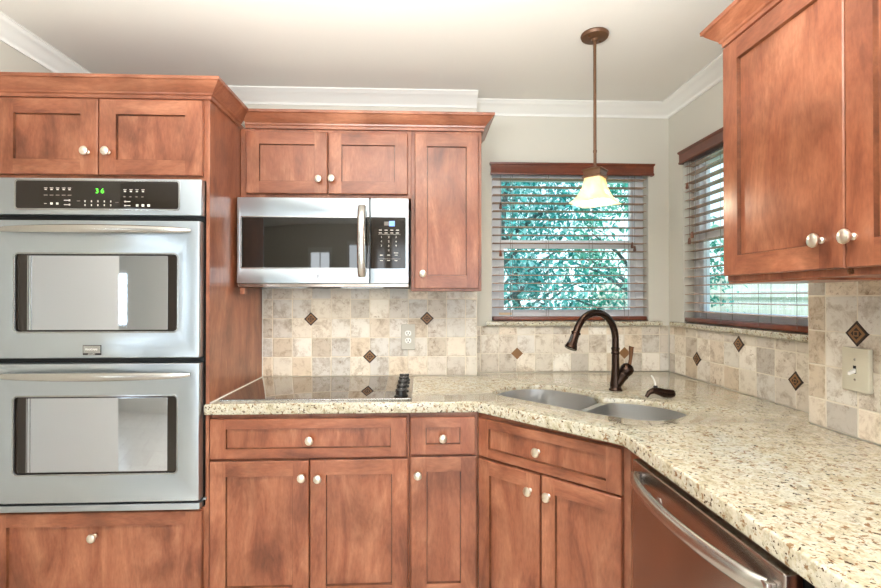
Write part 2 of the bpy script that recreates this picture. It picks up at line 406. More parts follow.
def blind(label, L, ztop, zrail, loc, rz, valx0, valx1, tassels):
    t = thing('window_blind', label, 'blind', loc, rz, 'wood slat blinds on the two kitchen windows')
    m = MB(); prof = [(0, ztop - .068), (.010, ztop - .068), (.012, ztop - .060), (.009, ztop - .052), (.009, ztop - .014), (.014, ztop - .010), (.016, ztop), (0, ztop)]
    m.sweep([(valx0, -.004), (valx0, -.018), (valx1, -.018), (valx1, -.004)], prof); m.done('valance', BLIND, t, 30)
    m = MB(); m.box(.008, L - .008, .0, .05, ztop - .05, ztop - .01); m.done('headrail', BLIND, t)
    m = MB(); z = ztop - .085; n = 0
    while z > zrail + .03:
        m.b.verts.ensure_lookup_table()
        R = []
        for xx in (.010, L - .010): R.append([Vector((xx, yy, z + zz)) for yy, zz in ((-.001, 0), (.024, .0035), (.049, 0), (.049, .003), (.024, .0065), (-.001, .003))])
        m.loft(R, 0, True, True, True); z -= .0465
    m.done('slats', SLAT, t)
    MB().box(.008, L - .008, -.002, .050, zrail - .012, zrail + .012, bev=.005).done('bottom_rail', BLIND, t, 40)
    m = MB()
    for k in (.13, .36, .64, .87):
        for yy in (-.004, .052): m.tube([(L * k, yy, ztop - .06), (L * k, yy, zrail)], .0011, 5)
    m.done('ladder_cords', MARKD, t)
    for xx, zz in tassels:
        m = MB(); m.tube([(xx, -.012, ztop - .07), (xx, -.012, zz)], .001, 5)
        m.lathe([(.002, 0), (.006, -.006), (.009, -.03), (.006, -.036)], 10, 0, Matrix.Translation((xx, -.012, zz))); m.done('pull_cord', GLAZE, t, 40)
    return t
L1 = W1[1] - W1[0]; L2 = W2[1] - W2[0]
blind('dark cherry wood slat blind on the window behind the faucet and pendant lamp', L1, 2.109, 1.219, (W1[0], YR + .012, 0), 0, .002, L1 + .012, [(.05, 1.88), (.05, 1.61), (L1 - .1, 1.66), (L1 - .085, 1.64)])
blind('wood slat blind on the right-hand window, partly hidden by the wall cabinet', L2, 2.138, 1.219, (X2 + .012, W2[1], 0), -PI / 2, .010, L2 - .002, [(.055, 1.96), (.10, 1.69), (.075, 1.66)])

# ------------------------------------------------------------------ travertine backsplash
TINTS = [(234, 230, 221), (224, 217, 204), (220, 213, 202), (228, 222, 211), (213, 205, 193), (221, 209, 191), (209, 203, 194), (227, 216, 200), (214, 211, 205), (231, 226, 217), (216, 202, 182), (222, 218, 211)]
def tiles(name, xs, zs, place, warm=0, holes=()):
    """grid of tumbled tiles, local x / z, faces towards -y at y=0"""
    b = bmesh.new(); lay = b.loops.layers.float_color.new('tint')
    for i in range(len(xs) - 1):
        for j in range(len(zs) - 1):
            g = .0016; x0, x1_, z0, z1 = xs[i] + g, xs[i + 1] - g, zs[j] + g, zs[j + 1] - g
            if x1_ - x0 < .004 or z1 - z0 < .004: continue
            tint = rnd.choice(TINTS); k = rnd.uniform(.95, 1.03)
            if rnd.random() < .14: k *= rnd.uniform(.91, .97)
            col = lin((min(255, tint[0] * k + warm), min(255, tint[1] * k), min(255, tint[2] * k - warm)))
            dy = rnd.uniform(0, .0008); e = .0028
            def jt(a): return a + rnd.uniform(-.0008, .0008)
            A = [b.verts.new((jt(p), .007, jt(q))) for p, q in ((x0, z0), (x1_, z0), (x1_, z1), (x0, z1))]
            B = [b.verts.new((v.co.x, .002 + dy, v.co.z)) for v in A]
            C = [b.verts.new((v.co.x + (e if n in (0, 3) else -e), dy, v.co.z + (e if n < 2 else -e))) for n, v in enumerate(A)]
            fs = [b.faces.new(C)]
            for P, Q in ((A, B), (B, C)):
                for n in range(4): fs.append(b.faces.new((P[n], P[(n + 1) % 4], Q[(n + 1) % 4], Q[n])))
            for f in fs:
                for lp in f.loops: lp[lay] = col
    bmesh.ops.recalc_face_normals(b, faces=b.faces)
    n0 = len(b.faces)
    r = bmesh.ops.create_cube(b, size=1)
    for v in r['verts']: v.co = Vector(((xs[0] + xs[-1]) / 2 + v.co.x * (xs[-1] - xs[0]), .0049 + v.co.y * .0058, (zs[0] + zs[-1]) / 2 + v.co.z * (zs[-1] - zs[0])))
    for f in set(f for v in r['verts'] for f in v.link_faces): f.material_index = 1
    me = bpy.data.meshes.new(name); b.to_mesh(me); b.free()
    o = link(name, me, [TRAV, GROUT]); o.location, o.rotation_euler = place[0], (0, 0, place[1]); return struct(o)
def accents(parent, pts, d, detail=True):
    for px, pz in pts:
        m = MB()
        def dia(r, y0, y1, mi):
            R = [[Vector((px + dx * rr, yy, pz + dz * rr)) for dx, dz in ((1, 0), (0, 1), (-1, 0), (0, -1))] for rr, yy in ((r, y0), (r, y1 + .001), (r - .0015, y1))]
            m.loft(R, mi, True, False, True)
        h = d / 2; dia(h, .004, -.0022, 1 if detail else 0)
        if detail:
            dia(h * .76, .0, -.0030, 0); dia(h * .50, .0, -.0034, 1)
            s = h * .22; m.box(px - s, px + s, -.0042, 0, pz - s, pz + s, 0); s *= .55; m.box(px - s, px + s, -.0046, 0, pz - s, pz + s, 1)
        else:
            dia(h * .62, .0, -.0030, 0)
        o = m.done('accent_tile', [ACC, ACCD], parent); o['label'] = 'bronze diamond accent tile'
def steps(a, first, pitch, b):
    r = [a]; q = first
    while q < b - .012: r.append(q); q += pitch
    return r + [b]
t1 = tiles('trim_2', steps(.002, .0612, .104, 1.165), [.9145, 1.019, 1.122, 1.226, 1.331, 1.43], ((0, 0, 0), 0))
o = MB().box(.0072, .0105, -.003, .003, .9145, 1.38).done('caulk_bead', PAPERW, t1); o['label'] = 'white caulk line'
accents(t1, [(.265, 1.224), (.891, 1.226), (.581, 1.02)], .074)
t2 = tiles('trim_3', steps(1.167, 1.199, .104, X2 - .001), [.9145, 1.020, 1.126, 1.176], ((0, YR, 0), 0), 2)
accents(t2, [(1.407, 1.02), (2.031, 1.02)], .068, False)
t3 = tiles('trim_4', steps(.008, .064, .109, 1.124), [.9145, 1.021, 1.130, 1.176], ((X2, YR, 0), -PI / 2), 3)
accents(t3, [(.282, 1.021), (.609, 1.130), (.936, 1.021)], .074)
t4 = tiles('trim_5', steps(.0, .070, .115, 1.9), [.9145, 1.005, 1.117, 1.231, 1.346, 1.46], ((X1, -1.017, 0), -PI / 2), 2)
accents(t4, [(.185, 1.231)], .078)
for nm, o in zip(('behind the cooktop', 'under the window behind the faucet', 'under the right-hand window', 'around the light switch'), (t1, t2, t3, t4)): o['label'] = 'tumbled travertine tile backsplash ' + nm

# ------------------------------------------------------------------ cabinet builders
def door_mesh(name, x0, x1, z0, z1, parent, st=.062, rl=None, y=-.021, th=.020):
    """shaker door: stiles, rails, dark glazed bead and a sunk panel; faces -y"""
    rl = rl or st; b = MB(); bm = b.b; yb, yf = y + th, y; e = .003
    def rg(a, c, d, f, yy): return [Vector((a, yy, d)), Vector((c, yy, d)), Vector((c, yy, f)), Vector((a, yy, f))]
    ix0, ix1, iz0, iz1 = x0 + st, x1 - st, z0 + rl, z1 - rl
    b.loft([rg(x0, x1, z0, z1, yb), rg(x0, x1, z0, z1, yf + e), rg(x0 + e, x1 - e, z0 + e, z1 - e, yf)], 0, True, True, False)
    # front: two stiles full height, two rails between
    def q(mi, *p): bm.faces.new([bm.verts.new(v) for v in p]).material_index = mi
    o0, o1, oz0, oz1 = x0 + e, x1 - e, z0 + e, z1 - e
    q(0, (o0, yf, oz0), (ix0, yf, oz0), (ix0, yf, oz1), (o0, yf, oz1)); q(0, (ix1, yf, oz0), (o1, yf, oz0), (o1, yf, oz1), (ix1, yf, oz1))
    q(1, (ix0, yf, oz0), (ix1, yf, oz0), (ix1, yf, iz0), (ix0, yf, iz0)); q(1, (ix0, yf, iz1), (ix1, yf, iz1), (ix1, yf, oz1), (ix0, yf, oz1))
    g = .004
    b.loft([rg(ix0, ix1, iz0, iz1, yf), rg(ix0 + .0015, ix1 - .0015, iz0 + .0015, iz1 - .0015, yf + .010)], 2)
    b.loft([rg(ix0 + .0015, ix1 - .0015, iz0 + .0015, iz1 - .0015, yf + .010), rg(ix0 + g, ix1 - g, iz0 + g, iz1 - g, yf + .010)], 2)
    q(0, *rg(ix0 + g, ix1 - g, iz0 + g, iz1 - g, yf + .010))
    bmesh.ops.remove_doubles(bm, verts=bm.verts, dist=.0002)
    return b.done(name, [WOOD, WOODH, GLAZE], parent)
KNOBP = [(.0085, 0), (.0085, .003), (.005, .006), (.005, .013), (.008, .016), (.0165, .020), (.018, .024), (.0165, .028), (.010, .031), (0, .032)]
def knob(parent, x, z, y=-.021, tall=False):
    M = Matrix.Translation((x, y, z)) @ Matrix.Rotation(PI / 2, 4, 'X')
    m = MB(); m.lathe(KNOBP, 18, 0, M, .92, 1.0); o = m.done('knob', NICKEL, parent, 40); o['label'] = 'brushed nickel knob'; return o
def cab(label, w, z0, z1, depth, loc, rz, parts, shell=False, kick=False, cat='cabinet', name='base_cabinet', group=None, frame=True):
    t = thing(name, label, cat, loc, rz, group or ('stained wood wall cabinets' if name == 'upper_cabinet' else 'stained wood base cabinets')); m = MB()
    if shell:
        m.box(0, w, 0, .02, z0, z1, 0, .0015)
    else: m.box(0, w, 0, depth, z0, z1, 0, .0015)
    if kick: m.box(.0, w, .065, .085 if shell else depth - .01, 0.0, z0, 0)
    m.done('carcass', [WOOD], t)
    for kind, x0, x1, a, b, k, st, rl in parts:
        d = door_mesh(kind, x0, x1, a, b, t, st, rl)
        if k: knob(d, *k)
    return t

# ------------------------------------------------------------------ oven tower
TF = -.642
tw = thing('oven_cabinet', 'tall stained wood oven cabinet on the left holding the double oven', 'cabinet', (-.835, TF, 0))
m = MB(); Wt = .842
m.box(0, .022, 0, .635, .1, 2.15, 0, .001); m.box(Wt - .014, Wt, 0, .635, .1, 2.15, 0, .001)
m.box(.022, Wt - .014, 0, .635, 1.812, 2.15); m.box(.022, Wt - .014, 0, .60, .1, .500); m.box(.022, Wt - .014, .615, .635, .5, 1.812)
m.box(.0, Wt, .07, .6, 0, .1)
m.done('carcass', [WOOD], tw)
for x0, x1, kx in ((.025, .4135, .377), (.4185, .820, .457)):
    d = door_mesh('door', x0, x1, 1.827, 2.128, tw, .066, .060); knob(d, kx, 1.915)
d = door_mesh('drawer_front', .012, .822, .105, .492, tw, .062, .052); knob(d, .412, .403)
CRP = [(0, 2.137), (.010, 2.137), (.011, 2.150), (.016, 2.153), (.018, 2.160), (.030, 2.172), (.046, 2.190), (.050, 2.196), (.056, 2.199), (.057, 2.211), (0, 2.211)]
m = MB(); m.sweep([(0, .0), (Wt, .0), (Wt, .30)], CRP); m.box(0.0, Wt, 0, .6, 2.15, 2.16); m.done('crown_molding', WOODH, tw, 25)

# double oven
ov = thing('double_oven', 'stainless steel double wall oven built into the tall cabinet', 'oven', (-.835, TF, 0))
m = MB(); m.box(.026, Wt - .018, -.004, .56, .505, 1.807); m.done('body', DARKGAP, ov)
OX0, OX1 = .022, .826
cp = front_plate('control_panel', rrect(OX0, OX1, 1.664, 1.808, .004), [], .034, -.038, STEEL, ov, .003)
g = front_plate('display_glass', rrect(.118, .738, 1.688, 1.797, .010), [], .004, -.0405, PANELBLK, cp, .001)
front_plate('bezel', rrect(.112, .744, 1.682, 1.803, .014), [rrect(.119, .737, 1.689, 1.796, .009)], .003, -.0402, BADGE, cp, .001)
text_mesh('clock_digits', '3 6', .026, GREEN, g, (.437, -.0413, 1.757))
def mark(par, x, z, w_, h_, y=-.0411, mi=0): MB().box(x - w_ / 2, x + w_ / 2, y, y + .0006, z - h_ / 2, z + h_ / 2).done('button_mark', (MARK, MARKD)[mi], par)
for i, xx in enumerate((.232, .254, .277, .300, .322)):
    mark(g, xx, 1.762, .008, .004); mark(g, xx, 1.768, .013, .0018); mark(g, xx, 1.740, .014, .003, mi=1)
for xx in (.231, .254, .276): mark(g, xx, 1.707, .009, .008 if xx > .24 else .002)
for zz in (1.720, 1.703): mark(g, .312, zz, .022, .003); mark(g, .322, zz, .006, .007)
for i in range(5):
    for zz in (1.717, 1.702): mark(g, .381 + i * .0245, zz, .004, .007)
mark(g, .356, 1.718, .012, .003, mi=1); mark(g, .502, 1.713, .012, .003, mi=1)
for xx in (.533, .556, .579, .602): mark(g, xx, 1.757, .008, .005); mark(g, xx, 1.764, .012, .0018); mark(g, xx - .002, 1.736, .008, .004, mi=1)
for zz in (1.717, 1.701): mark(g, .542, zz, .024, .003); mark(g, .534, zz, .006, .006)
for xx in (.580, .602, .624): mark(g, xx, 1.702, .010, .009)
def oven_door(z0, z1, gz0, gz1, gx0, gx1, hz, label):
    d = front_plate('oven_door', rrect(OX0 + .002, OX1 - .004, z0, z1, .004), [rrect(gx0, gx1, gz0, gz1, .016)], .040, -.044, STEEL, ov, .004)
    d['label'] = label
    front_plate('window_frame', rrect(gx0 - .004, gx1 + .004, gz0 - .004, gz1 + .004, .02), [rrect(gx0 + .002, gx1 - .002, gz0 + .002, gz1 - .002, .014)], .004, -.0455, BADGE, d, .001)
    front_plate('window_border', rrect(gx0 - .002, gx1 + .002, gz0 - .002, gz1 + .002, .018), [], .008, -.038, PANELBLK, d, .001)
    front_plate('window_glass', rrect(gx0 + .05, gx1 - .040, gz0 + .008, gz1 - .008, .003), [], .003, -.0392, OVGLASS, d, .0005)
    m = MB()
    for xx in (gx0 + .046, gx0 + .058): m.box(xx, xx + .003, -.0405, -.0375, gz0 + .008, gz1 - .008)
    m.done('window_rods', BADGE, d)
    pts = []; rr = []
    n = 24
    for i in range(n + 1):
        t = i / n; xx = OX0 + .035 + (OX1 - OX0 - .072) * t
        bow = math.sin(PI * t); e = min(1, min(t, 1 - t) / .05)
        pts.append((xx, -.050 - .040 * (bow ** .5), hz)); rr.append(.006 + .009 * (bow ** .45))
    m = MB(); m.tube(pts, rr, 14, sq=(1.15, .8)); m.done('handle', HANDLE, d, 50)
    return d
od = oven_door(1.104, 1.642, 1.206, 1.512, .118, .738, 1.603, 'upper oven door')
oven_door(.541, 1.083, .652, .956, .116, .738, 1.038, 'lower oven door')
m = MB(); m.box(.381, .446, -.0475, -.043, 1.119, 1.153, 0, .001); m.box(.379, .448, -.0465, -.043, 1.116, 1.155, 1); bd = m.done('badge', [BADGE, BLACK], od)
m = MB(); m.box(.381, .446, -.0478, -.046, 1.1165, 1.124, 0); m.done('badge_strip', BLACK, bd)
text_mesh('badge_lettering', 'FRIGIDAIRE', .0095, PAPERW, bd, (.412, -.0477, 1.138), sx=.98)
text_mesh('badge_lettering', 'GALLERY', .006, PAPERW, bd, (.413, -.0480, 1.1202), sx=1.1)
front_plate('bottom_trim', rrect(OX0 - .004, OX1 - .004, .505, .531, .003), [], .036, -.038, STEEL, ov, .003)
m = MB(); m.box(Wt - .018, Wt - .008, -.012, 0, .533, .540); m.done('vent_clip', STEEL, ov)

# ------------------------------------------------------------------ wall cabinets and microwave
UF = -.321
cab('two-door stained wood wall cabinet directly above the microwave', .802, 1.812, 2.1355, .32, (.009, UF, 0), 0, [
    ('door', .032, .409, 1.828, 2.118, (.371, 1.893), .060, .058), ('door', .415, .786, 1.828, 2.118, (.431, 1.896), .060, .058)], name='upper_cabinet')
cab('narrow one-door stained wood wall cabinet right of the microwave', .338, 1.371, 2.1355, .32, (.811, UF, 0), 0, [
    ('door', .018, .322, 1.383, 2.120, (.056, 1.452), .058, .062)], name='upper_cabinet')
m = MB(); m.sweep([(.034, UF), (1.149, UF), (1.149, -.001)], [(o, z - .001) for o, z in CRP])
m.box(.07, 1.149, UF, -.001, 2.141, 2.15); tag(m.done('crown_molding', WOODH, smooth=25), 'stained wood crown molding along the top of the cabinets over the microwave', 'molding')

mw = thing('microwave', 'stainless over-the-range microwave under the two-door wall cabinet', 'microwave', (.022, -.36, 0))
MZ0, MZ1, MW = 1.392, 1.797, .780
m = MB(); m.box(.004, MW - .004, 0, .345, MZ0 + .01, MZ1, 0); m.box(.006, MW - .006, -.02, .34, MZ0 - .004, MZ0 + .010, 1)
m.box(.10, .30, .02, .2, MZ0 - .008, MZ0 - .003, 2); m.box(.46, .66, .02, .2, MZ0 - .008, MZ0 - .003, 2); m.done('body', [plain('mw_case', (60, 55, 50), .4), DARKGAP, BADGE], mw)
md = front_plate('door', rrect(0, .600, MZ0 + .012, MZ1, .004), [rrect(.020, .585, 1.475, 1.708, .006)], .038, -.040, STEEL, mw, .003)
front_plate('window_rim', rrect(.016, .600, 1.471, 1.712, .006), [rrect(.022, .598, 1.477, 1.706, .004)], .003, -.0412, BADGE, md, .0008)
front_plate('window_glass', rrect(.018, .590, 1.473, 1.710, .006), [], .012, -.036, MWGLASS, md, .001)
front_plate('window_band', rrect(.585, .5995, 1.473, 1.710, .001), [], .002, -.0415, MWGLASS, md, .0004)
m = MB(); pts = []
for i in range(17):
    t = i / 16; pts.append((.566, -.046 - .034 * math.sin(PI * t) ** .55, 1.438 + .322 * t))
m.tube(pts, .0185, 12, up=Vector((1, 0, 0)), sq=(1, .5)); m.done('handle', HANDLE, md, 50)
cpn = front_plate('control_panel', rrect(.603, MW, MZ0 + .012, MZ1, .004), [], .038, -.040, STEEL, mw, .003)
front_plate('lower_lip', rrect(.0, MW, MZ0 - .004, MZ0 + .011, .002), [], .036, -.036, STEELD, mw, .002)
kp = front_plate('keypad', rrect(.605, .766, 1.473, 1.710, .004), [], .004, -.0415, PANELBLK, cpn, .001)
m = MB(); m.box(.690, .716, -.0423, -.0412, 1.668, 1.692); m.done('clock_display', BLUE, kp)
m = MB(); m.box(.668, .690, -.0423, -.0412, 1.671, 1.689); m.done('display_segment', MARKD, kp)
for r_, zz in enumerate((1.650, 1.637)):
    for xx in (.650, .676, .702, .728): mark(kp, xx, zz, .014, .0028, -.0421); 
mark(kp, .692, 1.6308, .1, .0007, -.0421)
for zz in (1.535, 1.510):
    for xx in (.655, .688, .722): mark(kp, xx, zz, .013, .003, -.0421)
mark(kp, .722, 1.545, .02, .003, -.0421); mark(kp, .692, 1.5178, .1, .0007, -.0421)
for i, ch in enumerate('1234567890'):
    r_, c_ = (i // 3, i % 3) if i < 9 else (3, 1)
    text_mesh('key_digit', ch, .013, MARK, kp, (.655 + .0335 * c_, -.0418, 1.618 - .0205 * r_))
m = MB(); m.lathe([(.013, 0), (.013, .001), (.0, .0012)], 16, 0, Matrix.Translation((.372, -.0402, 1.436)) @ Matrix.Rotation(PI / 2, 4, 'X')); 
m.done('maker_badge', BADGE, md)
text_mesh('maker_lettering', 'FRIGIDAIRE', .013, MARK, md, (.405, -.0402, 1.437))
tag(MB().box(.030, .052, -.385, -.355, 1.355, 1.386, bev=.002).done('mounting_block', WOOD), 'small wooden block under the left corner of the microwave', 'wood block')

for xx in (.20, .56):
    light('cooktop_lamp', 'AREA', (.022 + xx, -.25, MZ0 - .012), (0, 0, 0), .70, (1, .88, .70), shape='RECTANGLE', size=.16, size_y=.1)
# right wall cabinet
RX = 1.862
rc = cab('large stained wood wall cabinet at the upper right beside the window', 1.30, 1.392, 2.170, X1 - RX - .004, (RX, -1.078, 0), -PI / 2, [
    ('door', .009, .4525, 1.410, 2.150, (.392, 1.481), .070, .062), ('door', .4555, .886, 1.410, 2.150, (.478, 1.480), .070, .062), ('door', .894, 1.29, 1.410, 2.150, (1.23, 1.478), .07, .062)], name='upper_cabinet')
m = MB(); m.sweep([(0, X1 - RX - .004), (0, 0), (1.30, 0)], [(o, z + .028) for o, z in CRP]); m.done('crown_molding', WOODH, rc, 25)
m = MB(); m.lathe([(.007, 0), (.007, .004), (.004, .005), (0, .003)], 14, 0, Matrix.Translation((.450, -.001, 1.402)) @ Matrix.Rotation(PI / 2, 4, 'X')); m.done('bumper', BRONZE2, rc, 40)
m = MB(); m.box(.0, .35, .004, .22, 1.386, 1.3915); m.done('bottom_batten', WOODH, rc)

# ------------------------------------------------------------------ base cabinets
BF = -.625
cab('wide stained wood base cabinet below the cooktop', .803, .1, .868, .60, (.008, BF, 0), 0, [
    ('drawer_front', .002, .792, .690, .850, (.403, .766), .064, .040), ('door', .002, .397, .112, .679, (.372, .617), .064, .06), ('door', .402, .797, .112, .681, (.436, .613), .064, .06)], kick=True)
cab('narrow stained wood base cabinet between cooktop and sink', .283, .1, .868, .60, (.812, BF, 0), 0, [
    ('drawer_front', .004, .270, .697, .850, (.136, .768), .062, .042), ('door', .006, .274, .112, .687, (.034, .620), .064, .06)], kick=True)
DL = (1.542 - 1.097) * 2 ** .5
cab('angled stained wood sink base cabinet with false drawer front', DL, .1, .868, .5, (1.097, BF, 0), -PI / 4, [
    ('drawer_front', .014, .606, .694, .848, (.297, .772), .052, .036), ('door', .014, .300, .112, .683, (.262, .620), .056, .058), ('door', .308, .606, .112, .686, (.340, .620), .056, .058)], shell=True, kick=True)
# stile and end panel next to the dishwasher
m = MB(); m.box(1.5405, 1.562, -1.166, -1.074, .1, .868, 0, .001); tag(m.done('filler_strip', WOOD), 'thin vertical wood strip between the sink cabinet and dishwasher', 'filler')
cab('stained wood base cabinet at the far right past the dishwasher', .9, .1, .868, .60, (1.537, -1.800, 0), -PI / 2, [
    ('drawer_front', .030, .45, .694, .848, (.24, .77), .062, .04), ('door', .030, .45, .112, .683, (.41, .615), .064, .06), ('drawer_front', .456, .89, .694, .848, (.67, .77), .062, .04), ('door', .456, .89, .112, .683, (.5, .615), .064, .06)], kick=True)
# dishwasher (local x runs towards the viewer, faces the room)
dw = thing('dishwasher', 'stainless dishwasher under the right-hand granite counter', 'dishwasher', (1.537, -1.170, 0), -PI / 2)
DWL = .614
m = MB(); m.box(.004, DWL - .004, .0, .56, .1, .852); m.box(.02, DWL - .02, .05, .5, 0, .1); m.box(.0, DWL, .006, .03, .8525, .869, 1); m.done('body', [DARKGAP, WOODH], dw)
dd = front_plate('door', rrect(.004, DWL - .004, .115, .853, .005), [], .036, -.037, STEELD, dw, .004)
m = MB(); pts = []; n = 22
for i in range(n + 1):
    t = i / n; pts.append((.042 + (DWL - .076) * t, -.045 - .043 * math.sin(PI * t) ** .6, .810))
m.tube(pts, .0155, 12, sq=(1.25, .75)); m.done('handle', HANDLE, dd, 50)
for xx in (.045, DWL - .036):
    m = MB(); m.box(xx - .014, xx + .014, -.056, -.037,   .794, .826, 0, .003); m.done('handle_bracket', HANDLE, dd, 40)
m = MB(); m.lathe([(.012, 0), (.012, .0012), (0, .0014)], 18, 0, Matrix.Translation((.165, -.0371, .790)) @ Matrix.Rotation(PI / 2, 4, 'X')); m.done('round_badge', BADGE, dd)
for xx in (.36, .395, .49):
    m = MB(); m.box(xx, xx + .022, -.004, .0055, .853, .8545, 0); m.box(xx, xx + .022, .0035, .0055, .853, .866, 0); m.done('mounting_clip', HANDLE, dw)

# ------------------------------------------------------------------ countertop, sink
def st(s_, t_): return ((s_ + t_) / 2 ** .5, (t_ - s_) / 2 ** .5)
CUT = [(1.182, .491), (1.145, .535), (1.135, .60), (1.138, .704), (1.185, .782), (1.264, .832), (1.393, .838), (1.481, .812), (1.545, .755), (1.578, .738), (1.612, .757), (1.669, .791), (1.744, .806), (1.82, .797), (1.88, .770), (1.916, .72), (1.925, .65), (1.905, .55), (1.86, .485), (1.795, .461), (1.69, .450), (1.599, .452), (1.476, .463), (1.329, .474), (1.247, .481)]
hole = [st(a, b) for a, b in catmull(CUT, 4)]
outer = [(.009, -.0008), (.009, -.645), (-.005, -.645), (-.006, -.658), (1.075, -.655), (1.090, -.659), (1.489, -1.102), (1.497, -1.122), (1.497, -2.85), (X1 - .0008, -2.85), (X1 - .0008, -1.018), (X2 - .0008, -1.015), (X2 - .0008, YR - .0008), (1.167, YR - .0008), (1.167, -.0008)]
me = plate_mesh(outer, [hole], .044, .006, 4, [(.016, -.022), (.016, -.0015), (0, -.001), (0, .016), (.002, .020), (.006, .022)])
ct = link('countertop', xf(me, Matrix.Translation((0, 0, .892))), GRAN, None, 35)
tag(ct, 'cream and brown speckled granite countertop running around the corner', 'countertop')

o = MB().box(.0085, .0125, -.640, -.004, .9135, .9175).done('caulk_bead', PAPERW, ct); o['label'] = 'white caulk line'
sk = thing('kitchen_sink', 'undermount double-bowl stainless sink set in the granite corner', 'sink', (*st(1.53, .64), 0), -PI / 4)
cs, ct_ = 1.53, .64
def bowl(pts, depth, label):
    P = [Vector((a - cs, b - ct_)) for a, b in catmull(pts, 4)]; c = sum(P, Vector((0, 0))) / len(P); D = .8885 - depth
    rings = [[Vector(((c + (q - c) * k).x, (c + (q - c) * k).y, z)) for q in P] for k, z in ((1, .8885), (.985, .84), (.965, D + .05), (.94, D + .022), (.88, D + .006), (.75, D), (.3, D - .004))]
    m = MB(); m.loft(rings, 0, True, False, True)
    ob = m.done('bowl', STEELV, sk, 60); ob['label'] = label
    m = MB(); m.lathe([(.042, 0), (.044, .002), (.036, .003), (.032, 0.001), (0, .0005)], 24, 0, Matrix.Translation((c.x, c.y, D - .003))); m.done('drain', HANDLE, ob, 40)
    return [tuple(q) for q in P]
BL = [(1.172, .484), (1.132, .53), (1.122, .60), (1.126, .708), (1.176, .792), (1.262, .845), (1.395, .851), (1.488, .826), (1.543, .775), (1.560, .70), (1.562, .60), (1.560, .51), (1.546, .462), (1.50, .450), (1.329, .461), (1.24, .468)]
BR = [(1.588, .60), (1.588, .69), (1.602, .760), (1.66, .803), (1.744, .819), (1.83, .809), (1.892, .780), (1.929, .722), (1.938, .648), (1.917, .542), (1.868, .473), (1.80, .449), (1.69, .438), (1.618, .443), (1.592, .475), (1.588, .52)]
h1 = bowl(BL, .20, 'larger left bowl'); h2 = bowl(BR, .17, 'smaller right bowl')
fl = plate_mesh(rrect(1.095 - cs, 1.965 - cs, .415 - ct_, .875 - ct_, .09), [h1, h2], .0025, .0005)
link('flange', xf(fl, Matrix.Translation((0, 0, .8884))), STEELV, sk, 40)

# cooktop
ck = thing('cooktop', 'black glass electric cooktop set on the granite counter', 'cooktop', (.424, -.325, .914))
me = plate_mesh(rrect(-.394, .394, -.276, .276, .006), [], .007, .002); link('glass_top', xf(me, Matrix.Translation((0, 0, .0036))), COOKGLASS, ck, 40)
me = plate_mesh(rrect(-.397, .397, -.279, .279, .007), [rrect(-.3935, .3935, -.2755, .2755, .005)], .005, .001); link('metal_rim', xf(me, Matrix.Translation((0, 0, .0026))), BADGE, ck, 40)
for k, yy in enumerate((-.235, -.125, -.015, .08, .165)):
    m = MB(); M = Matrix.Translation((.350, yy, .0072))
    m.lathe([(.030, 0), (.030, .004), (.024, .007), (.022, .024), (.020, .027), (0, .027)], 22, 0, M)
    m.box(.350 - .024, .350 + .024, yy - .006, yy + .006, .026, .037, 0, .002)
    m.box(.350 - .0015, .350 + .0015, yy - .0062, yy + .0062, .0365, .0374, 1); m.done('knob', [BLACK, MARK], ck, 40)

# outlet and switch
o = thing('power_outlet', 'grey duplex outlet plate on the tile behind the cooktop', 'outlet', (.789, 0, 1.126))
front_plate('cover_plate', rrect(-.037, .037, -.069, .069, .004), [], .010, -.010, PLATEG, o, .003)
for zz in (.020, -.020):
    q = front_plate('receptacle', rrect(-.017, .017, zz - .0145, zz + .0145, .012), [], .003, -.0122, PAPERW, o, .001)
    m = MB(); m.box(-.0085, -.005, -.0129, -.0115, zz - .002, zz + .008); m.box(.005, .0085, -.0129, -.0115, zz - .002, zz + .007); m.box(-.003, .003, -.0129, -.0115, zz - .011, zz - .006); m.done('slots', DARKGAP, q)
o = thing('light_switch', 'almond toggle light switch on the right-hand tile wall', 'switch', (X1, -1.209, 1.123), -PI / 2)
front_plate('cover_plate', rrect(-.045, .045, -.066, .066, .004), [], .015, -.015, PLATE, o, .003)
m = MB(); m.box(-.005, .005, -.0156, -.014, -.012, .012); m.done('slot', DARKGAP, o)
m = MB(); m.loft([[Vector((a, -.014, b)) for a, b in ((-.0045, -.008), (.0045, -.008), (.0045, .004), (-.0045, .004))], [Vector((a, -.034, b)) for a, b in ((-.0035, -.016), (.0035, -.016), (.0035, -.008), (-.0035, -.008))]], 0, True, True, True); m.done('toggle', PAPERW, o)
for zz in (.030, -.030): MB().lathe([(.004, 0), (.003, .001), (0, .0012)], 10, 0, Matrix.Translation((0, -.0148, zz)) @ Matrix.Rotation(PI / 2, 4, 'X')).done('screw', HANDLE, o)

# ------------------------------------------------------------------ faucet
fx, fy = 1.752, -.440
fa = thing('kitchen_faucet', 'oil-rubbed bronze gooseneck pull-down faucet behind the sink', 'faucet', (fx, fy, .914))
dv = Vector((-.90, -.436, 0)).normalized()
m = MB(); m.lathe([(.030, 0), (.030, .005), (.026, .010), (.025, .02), (.021, .05), (.0175, .10), (.0165, .165), (.0190, .168), (.0195, .174), (.0175, .177), (.0175, .186), (.0195, .189), (.019, .195), (.0150, .198), (0, .198)], 24); m.done('body', BRONZE, fa, 40)
R_ = .124; pts = [(0, 0, .195), (0, 0, .215), (0, 0, .2345)]
for k in range(1, 17):
    a = PI * k / 18; p = dv * (R_ - R_ * math.cos(a)); pts.append((p.x, p.y, .2345 + R_ * math.sin(a)))
e0 = Vector(pts[-1]); td = (Vector(pts[-1]) - Vector(pts[-2])).normalized()
pts.append(tuple(e0 + td * .006))
